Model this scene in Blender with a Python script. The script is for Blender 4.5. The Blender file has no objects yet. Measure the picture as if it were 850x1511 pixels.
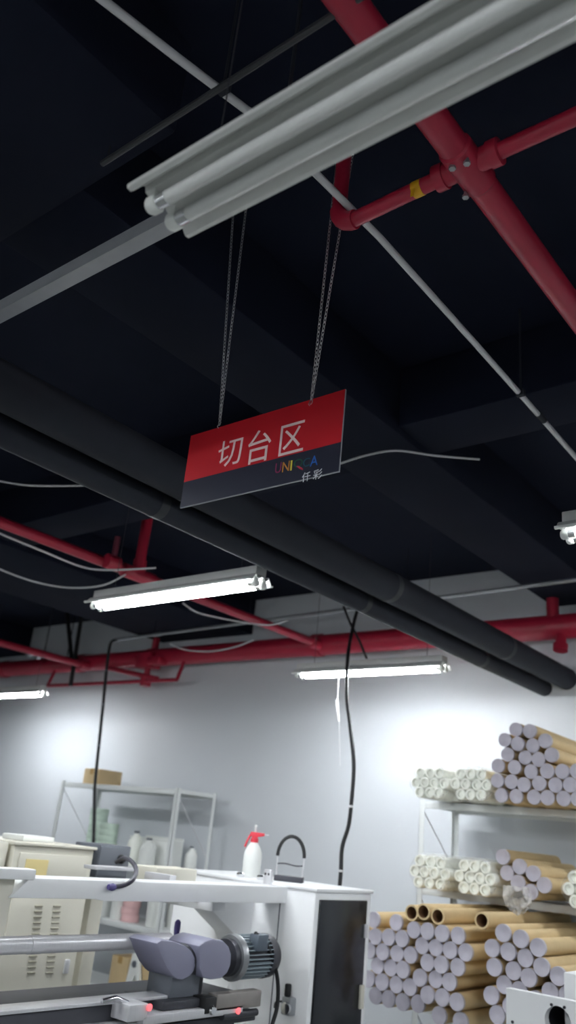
import bpy, bmesh, math, random
from mathutils import Vector, Matrix
random.seed(7)
S = bpy.context.scene
COL = S.collection
CAM_H = 1.65                                   # height of the camera above the floor

# ------------------------------------------------------------------ camera
F_PX, PCX, PCY = 1224.0, 425.0, 755.5
PITCH, YAW, ROLL = [math.radians(a) for a in (21.357, 40.679, 5.848)]
FW = Vector((-math.sin(YAW)*math.cos(PITCH), math.cos(YAW)*math.cos(PITCH), math.sin(PITCH)))
R0 = Vector((math.cos(YAW), math.sin(YAW), 0)); U0 = R0.cross(FW)
RT = R0*math.cos(ROLL) + U0*math.sin(ROLL); UP = -R0*math.sin(ROLL) + U0*math.cos(ROLL)
CAMP = Vector((0, 0, CAM_H))
cd = bpy.data.cameras.new('camera'); cam = bpy.data.objects.new('camera', cd); COL.objects.link(cam)
cd.sensor_fit = 'VERTICAL'; cd.sensor_height = 36.0; cd.lens = F_PX*36.0/1511.0
cd.clip_start = 0.05; cd.clip_end = 100
cam.matrix_world = Matrix(((RT.x, UP.x, -FW.x, 0), (RT.y, UP.y, -FW.y, 0), (RT.z, UP.z, -FW.z, CAM_H), (0, 0, 0, 1)))
cd.dof.use_dof = True; cd.dof.focus_distance = 2.4; cd.dof.aperture_fstop = 2.6
S.camera = cam

# ------------------------------------------------------------------ world, exposure
W = bpy.data.worlds.new('world'); S.world = W; W.use_nodes = True
W.node_tree.nodes['Background'].inputs[0].default_value = (0.75, 0.82, 1.0, 1)
W.node_tree.nodes['Background'].inputs[1].default_value = 0.02
S.view_settings.view_transform = 'Standard'; S.view_settings.look = 'None'
S.view_settings.gamma = 1.0; S.view_settings.use_curve_mapping = False
S.view_settings.exposure = 0.0
LAMP = 95.0                                    # emission of a lit fluorescent tube

# ------------------------------------------------------------------ pixel -> point on a known plane (heights relative to the floor)
def ray(x, y):
    return ((x-PCX)*RT - (y-PCY)*UP + F_PX*FW).normalized()
def atz(x, y, z):
    d = ray(x, y); return CAMP + d*((z-CAM_H)/d.z)
def aty(x, y, Y):
    d = ray(x, y); return CAMP + d*(Y/d.y)
def atx(x, y, X):
    d = ray(x, y); return CAMP + d*(X/d.x)

# ------------------------------------------------------------------ materials
def srgb(h):
    h = h.lstrip('#'); c = [int(h[i:i+2], 16)/255 for i in (0, 2, 4)]
    return tuple(((v+0.055)/1.055)**2.4 if v > 0.04045 else v/12.92 for v in c) + (1,)
MATS = {}
def mat(name, col, rough=0.5, metal=0.0, var=0.08, scale=8.0, bump=0.0, emit=0.0, spec=0.5, alpha=1.0, trans=0.0, stretch=None, coat=0.0):
    if name in MATS: return MATS[name]
    m = bpy.data.materials.new(name); m.use_nodes = True; nt = m.node_tree; n = nt.nodes; l = nt.links
    b = n['Principled BSDF']; c = srgb(col) if isinstance(col, str) else tuple(col) + (1,)
    b.inputs['Roughness'].default_value = rough; b.inputs['Metallic'].default_value = metal
    b.inputs['Specular IOR Level'].default_value = spec; b.inputs['Coat Weight'].default_value = coat
    tc = n.new('ShaderNodeTexCoord'); mp = n.new('ShaderNodeMapping'); l.new(tc.outputs['Object'], mp.inputs[0])
    if stretch: mp.inputs['Scale'].default_value = stretch
    nz = n.new('ShaderNodeTexNoise'); nz.inputs['Scale'].default_value = scale; nz.inputs['Detail'].default_value = 5
    l.new(mp.outputs[0], nz.inputs['Vector'])
    mx = n.new('ShaderNodeMix'); mx.data_type = 'RGBA'
    lo = tuple(v*(1-var) for v in c[:3]) + (1,); hi = tuple(min(1, v*(1+var)) for v in c[:3]) + (1,)
    mx.inputs[6].default_value = lo; mx.inputs[7].default_value = hi
    l.new(nz.outputs['Fac'], mx.inputs[0]); l.new(mx.outputs[2], b.inputs['Base Color'])
    if bump:
        bp = n.new('ShaderNodeBump'); bp.inputs['Strength'].default_value = bump; bp.inputs['Distance'].default_value = 0.01
        l.new(nz.outputs['Fac'], bp.inputs['Height']); l.new(bp.outputs[0], b.inputs['Normal'])
    if emit:
        b.inputs['Emission Color'].default_value = c; b.inputs['Emission Strength'].default_value = emit
    b.inputs['Alpha'].default_value = alpha; b.inputs['Transmission Weight'].default_value = trans
    MATS[name] = m; return m
M_WALL = mat('wall_panel', '#d2d6db', 0.46, 0, 0.02, 1.2, 0.02, spec=0.4)
M_WALLO = mat('wall_paint', '#cfd2d4', 0.6, 0, 0.03, 2)
M_FLOOR = mat('floor_epoxy', '#858885', 0.3, 0, 0.06, 1.5)
M_CEIL = mat('ceiling_black_paint', '#161a29', 0.9, 0, 0.25, 3, 0.2, spec=0.12)
M_BLACK = mat('black_foam_insulation', '#23262f', 0.8, 0, 0.15, 14, 0.15, spec=0.3)
M_RED = mat('red_pipe_paint', '#a5203a', 0.38, 0, 0.12, 9, 0.08)
M_WHITEP = mat('white_sheet_metal', '#dcdddb', 0.38, 0, 0.03, 5)
M_TUBEOFF = mat('white_glass_tube', '#e4e5e3', 0.22, 0, 0.02, 5)
M_TUBEON = mat('lit_tube', (0.93, 0.97, 1.0), 0.3, 0, 0.0, 5, emit=LAMP)
M_PLASTW = mat('white_plastic', '#e9ebe8', 0.4, 0, 0.03, 6)
M_GALV = mat('galvanised_steel', '#a9acb0', 0.38, 0.75, 0.12, 20, 0.05)
M_CHROME = mat('chrome', '#dcdde0', 0.15, 1.0, 0.05, 10)
M_STEEL = mat('brushed_steel', '#dadade', 0.32, 0.3, 0.1, 30, 0.03, stretch=(1, 8, 1))
M_CHAIN = mat('chain_zinc', '#c9c9c9', 0.3, 0.85, 0.1, 40)
M_SIGNR = mat('sign_red_film', '#c8202c', 0.35, 0, 0.04, 6)
M_SIGND = mat('sign_dark_film', '#2f3140', 0.3, 0, 0.04, 6)
M_ACRYL = mat('acrylic_board', '#8d9097', 0.15, 0, 0.03, 6)
M_INK = mat('white_lettering', '#f4dcd9', 0.5, 0, 0.02, 10)
M_INKW = mat('white_small_lettering', '#d8dae2', 0.5, 0, 0.02, 10)
M_MACH = mat('machine_white_enamel', '#f5f6f8', 0.35, 0, 0.03, 4)
M_BEIGE = mat('beige_enamel', '#d4d1c4', 0.45, 0, 0.05, 4)
M_DARKP = mat('smoked_door_panel', '#15171d', 0.2, 0, 0.1, 6)
M_DGREY = mat('dark_grey_casting', '#3c3d44', 0.5, 0.2, 0.15, 12, 0.1)
M_LILAC = mat('lilac_grey_guard', '#8a8a9f', 0.45, 0, 0.06, 7)
M_MOTOR = mat('motor_blue_grey', '#5b6570', 0.45, 0.1, 0.12, 12)
M_RUBBER = mat('black_rubber', '#17181b', 0.55, 0, 0.15, 12)
M_KRAFT = mat('kraft_paper', '#cbb389', 0.8, 0, 0.12, 14, 0.15)
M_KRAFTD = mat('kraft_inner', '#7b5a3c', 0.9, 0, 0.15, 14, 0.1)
M_PLUG = mat('lilac_white_plug', '#b6b2bd', 0.6, 0, 0.04, 12)
M_FOAM = mat('white_foam_tube', '#f0f2ea', 0.6, 0, 0.03, 12)
M_CARD = mat('cardboard', '#cdb58c', 0.85, 0, 0.12, 10, 0.1)
M_RACK = mat('rack_white_powder', '#e3e6e6', 0.45, 0, 0.04, 6)
M_CABLEW = mat('white_cable', '#d5d5d8', 0.5, 0, 0.04, 20)
M_YEL = mat('yellow_tape', '#d6a312', 0.5, 0, 0.08, 20)
M_NOTE = mat('yellow_note', '#e9d79a', 0.7, 0, 0.05, 12)
M_REDPL = mat('red_plastic', '#d23a48', 0.35, 0, 0.05, 8)
M_GREEN = mat('pale_green_film', '#d0e3d4', 0.5, 0, 0.06, 8)
M_PINK = mat('pink_film', '#e6bcbc', 0.5, 0, 0.06, 8)
M_BOXG = mat('slate_grey_box', '#62676f', 0.5, 0, 0.06, 8)
M_PURP = mat('purple_rubber', '#4b427c', 0.5, 0, 0.08, 8)
M_LED = mat('red_indicator', (1.0, 0.16, 0.18), 0.4, 0, 0.0, 5, emit=1.0)
M_HOLE = mat('dark_bore', '#191b22', 0.7, 0, 0.1, 8)
def film(name, tint, amount):
    m = bpy.data.materials.new(name); m.use_nodes = True; nt = m.node_tree; n = nt.nodes; l = nt.links
    b = n['Principled BSDF']; b.inputs['Base Color'].default_value = srgb(tint); b.inputs['Roughness'].default_value = 0.18
    nz = n.new('ShaderNodeTexNoise'); nz.inputs['Scale'].default_value = 14; nz.inputs['Detail'].default_value = 3
    tc = n.new('ShaderNodeTexCoord'); l.new(tc.outputs['Object'], nz.inputs['Vector'])
    mr = n.new('ShaderNodeMapRange'); mr.inputs[1].default_value = 0.4; mr.inputs[2].default_value = 0.7
    mr.inputs[3].default_value = amount*0.5; mr.inputs[4].default_value = amount*1.6
    l.new(nz.outputs['Fac'], mr.inputs[0]); l.new(mr.outputs[0], b.inputs['Alpha'])
    bp = n.new('ShaderNodeBump'); bp.inputs['Strength'].default_value = 0.25; bp.inputs['Distance'].default_value = 0.01
    l.new(nz.outputs['Fac'], bp.inputs['Height']); l.new(bp.outputs[0], b.inputs['Normal'])
    return m
M_FILM = film('clear_wrap', '#fafbf8', 0.22)

# ------------------------------------------------------------------ mesh helpers (all in world coordinates)
WL = {}
def basis(d):
    d = Vector(d).normalized(); a = Vector((0, 0, 1)) if abs(d.z) < 0.9 else Vector((1, 0, 0))
    u = d.cross(a).normalized(); return d, u, d.cross(u)
def box(bm, lo, hi, bev=0.0, seg=2):
    lo, hi = Vector(lo), Vector(hi); t = bmesh.new()
    bmesh.ops.create_cube(t, size=1.0)
    for v in t.verts:
        v.co = Vector((lo[i] + (v.co[i]+0.5)*(hi[i]-lo[i]) for i in range(3)))
    if bev: bmesh.ops.bevel(t, geom=list(t.edges), offset=bev, segments=seg, affect='EDGES', profile=0.5)
    merge(bm, t); return bm
def merge(bm, t):
    me = bpy.data.meshes.new('t'); t.to_mesh(me); t.free(); bm.from_mesh(me); bpy.data.meshes.remove(me)
def tube(bm, pts, r, seg=12, cap=True, closed=False):
    pts = [Vector(p) for p in pts]; n = len(pts); rings = []; prev = None
    for i, p in enumerate(pts):
        if closed: d = pts[(i+1) % n] - pts[i-1]
        else: d = pts[min(i+1, n-1)] - pts[max(i-1, 0)]
        d.normalize()
        if prev is None: _, u, w = basis(d)
        else:
            u = prev - d*prev.dot(d)
            u = u.normalized() if u.length > 1e-6 else basis(d)[1]
            w = d.cross(u)
        prev = u; rr = r[i] if isinstance(r, (list, tuple)) else r
        rings.append([bm.verts.new(p + (u*math.cos(2*math.pi*k/seg) + w*math.sin(2*math.pi*k/seg))*rr) for k in range(seg)])
    for i in range(n if closed else n-1):
        a, b = rings[i], rings[(i+1) % n]
        for k in range(seg): bm.faces.new((a[k], a[(k+1) % seg], b[(k+1) % seg], b[k]))
    if cap and not closed:
        bm.faces.new(list(reversed(rings[0]))); bm.faces.new(rings[-1])
    return bm
def lathe(bm, base, prof, seg=20, axis=(0, 0, 1), close=True):
    d, u, w = basis(axis); base = Vector(base); rings = []
    for (r, h) in prof:
        rings.append([bm.verts.new(base + d*h + (u*math.cos(2*math.pi*k/seg)+w*math.sin(2*math.pi*k/seg))*max(r, 1e-4)) for k in range(seg)])
    for a, b in zip(rings, rings[1:]):
        for k in range(seg): bm.faces.new((a[k], a[(k+1) % seg], b[(k+1) % seg], b[k]))
    if close:
        bm.faces.new(list(reversed(rings[0]))); bm.faces.new(rings[-1])
    return bm
def prism(bm, pts, vec, bev=0.0):
    t = bmesh.new(); vec = Vector(vec)
    a = [t.verts.new(Vector(p)) for p in pts]; f = t.faces.new(a)
    r = bmesh.ops.extrude_face_region(t, geom=[f])
    bmesh.ops.translate(t, verts=[g for g in r['geom'] if isinstance(g, bmesh.types.BMVert)], vec=vec)
    bmesh.ops.recalc_face_normals(t, faces=list(t.faces))
    if bev: bmesh.ops.bevel(t, geom=list(t.edges), offset=bev, segments=2, affect='EDGES', profile=0.5)
    merge(bm, t); return bm
def smooth_path(pts, n=8):
    pts = [Vector(p) for p in pts]; out = []
    for i in range(len(pts)-1):
        p0, p1, p2, p3 = pts[max(i-1, 0)], pts[i], pts[i+1], pts[min(i+2, len(pts)-1)]
        for k in range(n):
            t = k/n
            out.append(0.5*((2*p1)+(p2-p0)*t+(2*p0-5*p1+4*p2-p3)*t*t+(3*p1-p0-3*p2+p3)*t**3))
    out.append(pts[-1]); return out
def NB(): return bmesh.new()
def to_mesh(name, bm, m, off):
    bmesh.ops.recalc_face_normals(bm, faces=list(bm.faces))
    for v in bm.verts: v.co -= off
    for f in bm.faces: f.smooth = True
    for e in bm.edges:
        if len(e.link_faces) == 2 and e.calc_face_angle(0) > 0.6: e.smooth = False
    me = bpy.data.meshes.new(name); bm.to_mesh(me); bm.free(); me.materials.append(m); return me
def tag(o, label=None, cat=None, group=None, kind=None):
    if label: o['label'] = label
    if cat: o['category'] = cat
    if group: o['group'] = group
    if kind: o['kind'] = kind
    return o
def thing(name, loc, label, cat, group=None):
    o = bpy.data.objects.new(name, None); COL.objects.link(o); o.location = loc; o.empty_display_size = 0.05
    WL[o.name] = Vector(loc); return tag(o, label, cat, group)
def part(name, bm, m, parent, label=None):
    w = WL[parent.name]; me = to_mesh(name, bm, m, w)
    o = bpy.data.objects.new(name, me); COL.objects.link(o); o.parent = parent; WL[o.name] = w
    if label: o['label'] = label
    return o
def solo(name, bm, m, label=None, cat=None, group=None, kind=None):
    xs = [v.co for v in bm.verts]; lo = [min(c[i] for c in xs) for i in range(3)]; hi = [max(c[i] for c in xs) for i in range(3)]
    w = Vector(((lo[0]+hi[0])/2, (lo[1]+hi[1])/2, lo[2])); me = to_mesh(name, bm, m, w)
    o = bpy.data.objects.new(name, me); COL.objects.link(o); o.location = w; WL[o.name] = w
    return tag(o, label, cat, group, kind)
ORD = ['first', 'second', 'third', 'fourth', 'fifth', 'sixth', 'seventh', 'eighth', 'ninth', 'tenth']

# ------------------------------------------------------------------ the room
X0, X1, Y0, Y1 = -10.2, 4.0, -3.2, 5.6
CEIL = 3.69; BEAM = 3.36
solo('floor', box(NB(), (X0-.1, Y0-.1, -.1), (X1+.1, Y1+.1, 0)), M_FLOOR, kind='structure')
solo('ceiling', box(NB(), (X0-.1, Y0-.1, CEIL), (X1+.1, Y1+.1, CEIL+.12)), M_CEIL, kind='structure')
solo('wall_back', box(NB(), (X0, Y1, 0), (X1, Y1+.1, CEIL)), M_WALL, kind='structure')
solo('wall_left', box(NB(), (X0-.1, Y0, 0), (X0, Y1+.1, CEIL)), M_WALLO, kind='structure')
solo('wall_right', box(NB(), (X1, Y0, 0), (X1+.1, Y1+.1, CEIL)), M_WALLO, kind='structure')
solo('wall_front', box(NB(), (X0, Y0-.1, 0), (X1, Y0, CEIL)), M_WALLO, kind='structure')
n = 0
for (a, b, c, d) in ((-9.9, Y0, -8.61, Y1), (-6.3, Y0, -5.09, Y1), (-2.23, Y0, -1.80, Y1)):      # beams running to the back wall
    n += 1; solo('trim_%d' % n, box(NB(), (a, b, BEAM), (c, d, CEIL), .01), M_CEIL, kind='structure')
for (a, c) in ((-8.61, -6.3), (-5.09, -2.23), (-1.80, 1.2)):                                       # cross beams between them
    n += 1; solo('trim_%d' % n, box(NB(), (a, 2.78, BEAM+.03), (c, 3.1, CEIL), .01), M_CEIL, kind='structure')

# dark duct up in the corner above the lamp
t = thing('air_duct', (-2.9, .2, 3.2), 'dark air duct against the ceiling above the unlit lamp', 'duct')
part('duct_body', box(NB(), (-2.2, -1.0, 3.3), (-1.36, 1.0, 3.62), .02), M_CEIL, t)
for y in (-.5, .2): part('flange', box(NB(), (-2.22, y, 3.28), (-1.34, y+.03, 3.64), .005), M_BLACK, t)
for x in (-2.05, -1.5): part('hanger', tube(NB(), [(x, .5, 3.6), (x, .5, CEIL)], .006, 6), M_BLACK, t)

# ------------------------------------------------------------------ fluorescent fixtures
def fixture(x0, y, z, lit, label, L=1.2, wires=True):
    """twin tube batten: z is the height of the lower reflector lips"""
    t = thing('fluorescent_light', (x0+L/2, y, z), label, 'light', 'twin tube ceiling lights')
    half = [(-.081, .006), (-.080, .000), (-.071, -.001), (-.066, .004), (-.048, .030), (-.042, .034), (-.039, .022), (-.024, .014), (-.010, .024), (0, .028)]
    prof = half + [(-a, b) for a, b in reversed(half[:-1])]
    bm = NB(); th = .003
    outer = [(a, b+th) for a, b in prof]
    rings = [[bm.verts.new((x, y+a, z+b)) for a, b in prof + outer[::-1]] for x in (x0, x0+L)]
    k = len(rings[0])
    for i in range(k): bm.faces.new((rings[0][i], rings[0][(i+1) % k], rings[1][(i+1) % k], rings[1][i]))
    for r in rings:
        for i in range(len(prof)-1): bm.faces.new((r[i], r[i+1], r[k-2-i], r[k-1-i]))
    part('reflector', bm, M_WHITEP, t)
    bm = NB(); box(bm, (x0+.01, y-.036, z+.037), (x0+L-.01, y+.036, z+.078), .004); part('housing', bm, M_WHITEP, t)
    for s in (-1, 1):
        part('tube', tube(NB(), [(x0+.03, y+s*.026, z-.006), (x0+L-.03, y+s*.026, z-.006)], .0135, 12), M_TUBEON if lit else M_TUBEOFF, t)
        for e in (0, 1):
            xa = x0 + (.004 if e == 0 else L-.03)
            bm = NB(); tube(bm, [(xa, y+s*.026, z-.006), (xa+.006, y+s*.026, z-.006), (xa+.02, y+s*.026, z-.006), (xa+.026, y+s*.026, z-.006)], [.014, .018, .018, .0155], 14)
            box(bm, (xa+.004, y+s*.026-.012, z-.004), (xa+.022, y+s*.026+.012, z+.03), .003)
            h = part('lamp_holder', bm, M_PLASTW, t)
            xc = x0 + (.03 if e == 0 else L-.055)
            part('tube_cap', tube(NB(), [(xc, y+s*.026, z-.006), (xc+.025, y+s*.026, z-.006)], .0142, 12), M_CHROME, t)
    if wires:
        for xw in (x0+.14, x0+L-.14): part('suspension_wire', tube(NB(), [(xw, y, z+.07), (xw, y, CEIL)], .0015, 5), M_DGREY, t)
    return t
LZ = CAM_H + 1.075
fixture(-1.058, .768, LZ, False, 'unlit white twin tube light crossing the top of the picture, nearest to the camera')
fixture(-3.66, 2.73, LZ, True, 'lit twin tube light below the red pipe branch, left of centre')
fixture(-3.785, 4.70, LZ+.025, True, 'lit twin tube light in front of the back wall, between two hanging cables')
fixture(-8.11, 4.74, LZ-.02, True, 'lit twin tube light cut by the left edge of the picture')
fixture(-1.035, 2.70, LZ+.005, True, 'lit twin tube light cut by the right edge of the picture')

# the rest of the ceiling's grid of lights, behind and beside the camera
fixture(-3.66, -1.20, LZ, True, 'lit twin tube light behind the camera, left one')
fixture(-1.05, -1.20, LZ, True, 'lit twin tube light behind the camera, middle one')
fixture(1.56, -1.20, LZ, True, 'lit twin tube light behind the camera, right one')
fixture(1.56, .768, LZ, True, 'lit twin tube light right of the camera')
fixture(-3.66, .768, LZ, True, 'lit twin tube light left of the camera, beyond the picture edge')
fixture(-6.27, 2.73, LZ, True, 'lit twin tube light over the beige cabinets, beyond the left picture edge')
fixture(-1.17, 4.70, LZ, True, 'lit twin tube light over the paper tubes, beyond the right picture edge')

# ------------------------------------------------------------------ hanging sign
SY = 1.592; SX0, SX1 = -1.806, -1.206; SZT, SZM, SZB = CAM_H+1.158, CAM_H+.995, CAM_H+.908
sg = thing('hanging_sign', ((SX0+SX1)/2, SY, SZB), 'red and dark acrylic sign with white Chinese lettering hung on chains', 'sign')
part('acrylic_board', box(NB(), (SX0, SY, SZB), (SX1, SY+.005, SZT), .0008, 1), M_ACRYL, sg)
part('red_face', box(NB(), (SX0+.001, SY-.0012, SZM), (SX1-.001, SY, SZT-.001)), M_SIGNR, sg, 'red upper field of the sign')
part('dark_face', box(NB(), (SX0+.001, SY-.0012, SZB+.002), (SX1-.001, SY, SZM)), M_SIGND, sg, 'dark blue lower field of the sign')
def glyph(ch, x, z, size, m, parent, name='character', wide=1.0, shear=0.0, label=None, y=SY-.0014):
    cu = bpy.data.curves.new('t', 'FONT'); cu.body = ch; cu.size = size; cu.extrude = .0004; cu.resolution_u = 4
    o = bpy.data.objects.new('t', cu); COL.objects.link(o); bpy.context.view_layer.update()
    dg = bpy.context.evaluated_depsgraph_get(); me = bpy.data.meshes.new_from_object(o.evaluated_get(dg))
    bpy.data.objects.remove(o); bpy.data.curves.remove(cu)
    bm = NB(); bm.from_mesh(me); bpy.data.meshes.remove(me)
    xs = [v.co.x for v in bm.verts]; ys = [v.co.y for v in bm.verts]
    x_0, y_0 = min(xs), min(ys); h = max(ys)-y_0; w = max(xs)-x_0
    for v in bm.verts:
        a, b, c = v.co; v.co = Vector((x+(a-x_0)*wide+shear*(b-y_0), y-.0004-c, z+(b-y_0)))
    return part(name, bm, m, parent, label)
def pz(px, py): p = aty(px, py, SY); return p.x, p.z
def fit_glyph(ch, pxl, pxr, pyt, pyb, m, parent, label=None):
    """place a character by its left/right and bottom/top pixel on the plane of the sign"""
    xm, ym = (pxl+pxr)/2, (pyt+pyb)/2
    xl, _ = pz(pxl, ym); xr, _ = pz(pxr, ym); _, zt = pz(xm, pyt); _, zb = pz(xm, pyb)
    o = glyph(ch, 0, 0, .1, m, parent, label=label)
    v = o.data.vertices; w = WL[o.name]
    x_0, x_1 = min(q.co.x for q in v), max(q.co.x for q in v); z_0, z_1 = min(q.co.z for q in v), max(q.co.z for q in v)
    for q in v:
        q.co.x = xl + (q.co.x-x_0)/(x_1-x_0)*(xr-xl) - w.x
        q.co.z = zb + (q.co.z-z_0)/(z_1-z_0)*(zt-zb) - w.z
    return o
fit_glyph('切', 323, 357, 649, 687, M_INK, sg, 'white Chinese character')
fit_glyph('台', 367, 400, 635, 682, M_INK, sg, 'white Chinese character')
fit_glyph('区', 414, 449, 625, 669, M_INK, sg, 'white Chinese character')
for ch, a, b, c, d, hx in (('U', 407, 415.5, 683.5, 698, '#8a2458'), ('N', 417.5, 427.5, 681.5, 696, '#d08a3c'), ('I', 429.3, 431.6, 680, 694.5, '#d8c640'),
                       ('Q', 434, 447, 678, 692, '#1d5a44'), ('C', 448, 457.5, 676.5, 689, '#1c5566'), ('A', 458.5, 469.5, 673, 687.5, '#1f62b8')):
    fit_glyph(ch, a, b, c, d, mat('ink_'+ch, hx, .5), sg)
part('red_swoosh', prism(NB(), [Vector((p[0], SY-.003, p[1])) for p in (pz(438, 688.5), pz(442, 688), pz(448, 692), pz(447.5, 694), pz(443, 692.5))], (0, .0012, 0)), mat('ink_swoosh', '#c0304a', .5), sg, 'red stroke of the Q')
fit_glyph('仟', 446.5, 458.5, 697, 710.5, M_INKW, sg)
fit_glyph('彩', 463, 476, 693, 707, M_INKW, sg)
for px, py in ((324, 631), (458.5, 598)):
    hx, hz = pz(px, py); part('hook', tube(NB(), [(hx, SY-.004, hz-.004), (hx-.002, SY-.008, hz), (hx, SY-.004, hz+.012), (hx, SY+.003, hz+.02)], .0013, 6), M_CHAIN, sg)
# chains: two strands of links from the sign up to a ceiling hook
def chain(px, py, tops, label):
    hx, hz = pz(px, py); bm = NB(); ceil_z = CEIL
    for (tx, ty) in tops:
        top = aty(tx, ty, SY); a = Vector((hx, SY-.002, hz)); d = (top-a).normalized(); b = a + d*((ceil_z-.012-a.z)/d.z)
        L = (b-a).length; pitch = .014; k = int(L/pitch); d_, u, w = basis(d)
        for i in range(k):
            c = a + d*((i+.5)*pitch); s = u if i % 2 else w; pts = []
            for q in range(8):
                an = 2*math.pi*q/8; pts.append(c + d*math.cos(an)*.0098 + s*math.sin(an)*.0042)
            tube(bm, pts, .0013, 4, closed=True)
        tube(bm, [b - d*.01, b + Vector((0, 0, .012))], .002, 6)
    return solo('hanging_chain', bm, M_CHAIN, label, 'chain', 'chains carrying the hanging sign')
chain(324.5, 627, [(344, 316), (363, 308)], 'thin zinc double chain holding the left end of the red sign')
chain(459.5, 596, [(497, 238), (521, 225)], 'thin zinc double chain holding the right end of the red sign')

# ------------------------------------------------------------------ pipes
def ypt(ang, z, y):                                       # point on a pipe that runs along Y, seen under the angle ang in the XZ plane
    return Vector(((z-CAM_H)/math.tan(math.radians(ang)), y, z))
def coupling(bm, p, d, r, w=.05, e=1.22):
    d = Vector(d).normalized(); p = Vector(p)
    tube(bm, [p-d*w/2, p-d*w*.46, p+d*w*.46, p+d*w/2], [r*1.02, r*e, r*e, r*1.02], 18); return bm
zr = CAM_H + 1.62; rm = .0385; xr = ypt(115.75, zr, 0).x
t = thing('sprinkler_main_pipe', (xr, 1.2, zr), 'thick red fire pipe with a cross fitting at upper right', 'pipe')
part('pipe', tube(NB(), [(xr, -1.5, zr), (xr, 5.3, zr)], rm, 24), M_RED, t)
pj = atz(686, 246, zr); yj = pj.y
bm = NB(); coupling(bm, (xr, yj, zr), (0, 1, 0), rm, .15, 1.14); tube(bm, [(xr-.085, yj, zr), (xr+.085, yj, zr)], .03, 18)
for sx in (-1, 1): coupling(bm, (xr+sx*.075, yj, zr), (1, 0, 0), .026, .03, 1.35)
part('cross_fitting', bm, M_RED, t)
for (dx, dy) in ((-.012, -.055), (.025, -.05), (-.03, .05)):
    part('bolt', lathe(NB(), (xr+dx, yj+dy, zr-rm-.012), [(.009, 0), (.009, .008), (.005, .008), (.005, .02)], 6), M_GALV, t)
xl = atz(484, 330, zr-.03).x
pb = [(xr-.06, yj, zr), (xl+.06, yj, zr-.01)] + [(xl+.06-.06*math.sin(a), yj, zr-.01+.06-.06*math.cos(a)) for a in (.3, .6, .9, 1.2, 1.5)] + [(xl, yj, CEIL)]
br = part('branch_pipe', tube(NB(), pb, .0215, 16), M_RED, t)
bm = NB(); tube(bm, pb[1:7], .027, 16); part('elbow', bm, M_RED, t)
part('yellow_tape', tube(NB(), [(xr-.155, yj, zr-.003), (xr-.128, yj, zr-.003)], .0222, 16), M_YEL, t)
part('tape_end', box(NB(), (xr-.150, yj-.024, zr-.045), (xr-.140, yj-.0225, zr-.02)), M_YEL, t)
part('branch_pipe', tube(NB(), [(xr+.06, yj, zr), (xr+2.6, yj, zr)], .0215, 16), M_RED, t)
for y in (-.2, 2.6, 4.6): part('coupling', coupling(NB(), (xr, y, zr), (0, 1, 0), rm, .07), M_RED, t)
for y in (-.6, 3.6): part('hanger', tube(NB(), [(xr, y, zr+rm), (xr, y, CEIL)], .005, 6), M_BLACK, t)

# red pipe along the back wall
WY, WZ, WR = 5.42, CAM_H+1.512, .085
t = thing('sprinkler_wall_pipe', (-4.5, WY, WZ-WR), 'thick red fire pipe running level along the back wall', 'pipe')
part('pipe', tube(NB(), [(X0, WY, WZ), (X1, WY, WZ)], WR, 28), M_RED, t)
def wx(px, py): return aty(px, py, WY).x
for px, py in ((10, 982), (226, 968), (120, 974), (470, 950)): part('coupling', coupling(NB(), (wx(px, py), WY, WZ), (1, 0, 0), WR, .09, 1.12), M_RED, t)
xv = wx(818, 930)
part('riser', tube(NB(), [(xv, WY-.02, WZ), (xv, WY-.02, CEIL)], .042, 18), M_RED, t)
part('riser', tube(NB(), [(xv+.17, WY+.05, WZ), (xv+.17, WY+.05, CEIL)], .025, 14), mat('dull_red_paint', '#6e2a3d', .5), t, 'dull dark red riser')
bm = NB(); tube(bm, [(xv+.06, WY-.02, WZ-.02), (xv+.06, WY-.05, WZ-.16)], .035, 16); coupling(bm, (xv+.06, WY-.05, WZ-.155), (0, .2, 1), .04, .05)
part('drain_tee', bm, M_RED, t)
xs = wx(226, 975)
part('riser', tube(NB(), [(xs, WY, WZ), (xs, WY, BEAM+.02)], .035, 16), M_RED, t)
bm = NB(); box(bm, (xs-.11, WY-.13, WZ-.12), (xs+.11, WY+.02, WZ+.03), .02); box(bm, (xs+.08, WY-.16, WZ-.10), (xs+.26, WY-.04, WZ-.02), .02); tube(bm, [(xs+.02, WY-.07, WZ-.12), (xs+.02, WY-.07, WZ-.25)], .03, 14); tube(bm, [(xs+.02, WY-.07, WZ-.2), (xs+.02, WY-.07, WZ-.29)], .055, 14)
part('valve', bm, M_RED, t)
# small red frame hung below the pipe
fl, fr = aty(70, 1012, WY-.1), aty(261, 1003, WY-.1); fz = (fl.z+fr.z)/2
bm = NB(); tube(bm, [(fl.x, WY-.1, fl.z), (fr.x, WY-.1, fr.z)], .018, 10)
part('drain_line', bm, M_RED, t)
for q in (fl, fr): part('drain_riser', tube(NB(), [(q.x, WY-.1, q.z), (q.x, WY-.02, WZ)], .016, 10), M_RED, t)
part('drain_line', tube(NB(), [aty(160, 986, WY-.05), aty(232, 1002, WY-.1)], .025, 10), M_RED, t)
for x in (-7.6, -3.4, .5): part('hanger', tube(NB(), [(x, WY, WZ+WR), (x, WY, CEIL)], .006, 6), M_BLACK, t)

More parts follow.
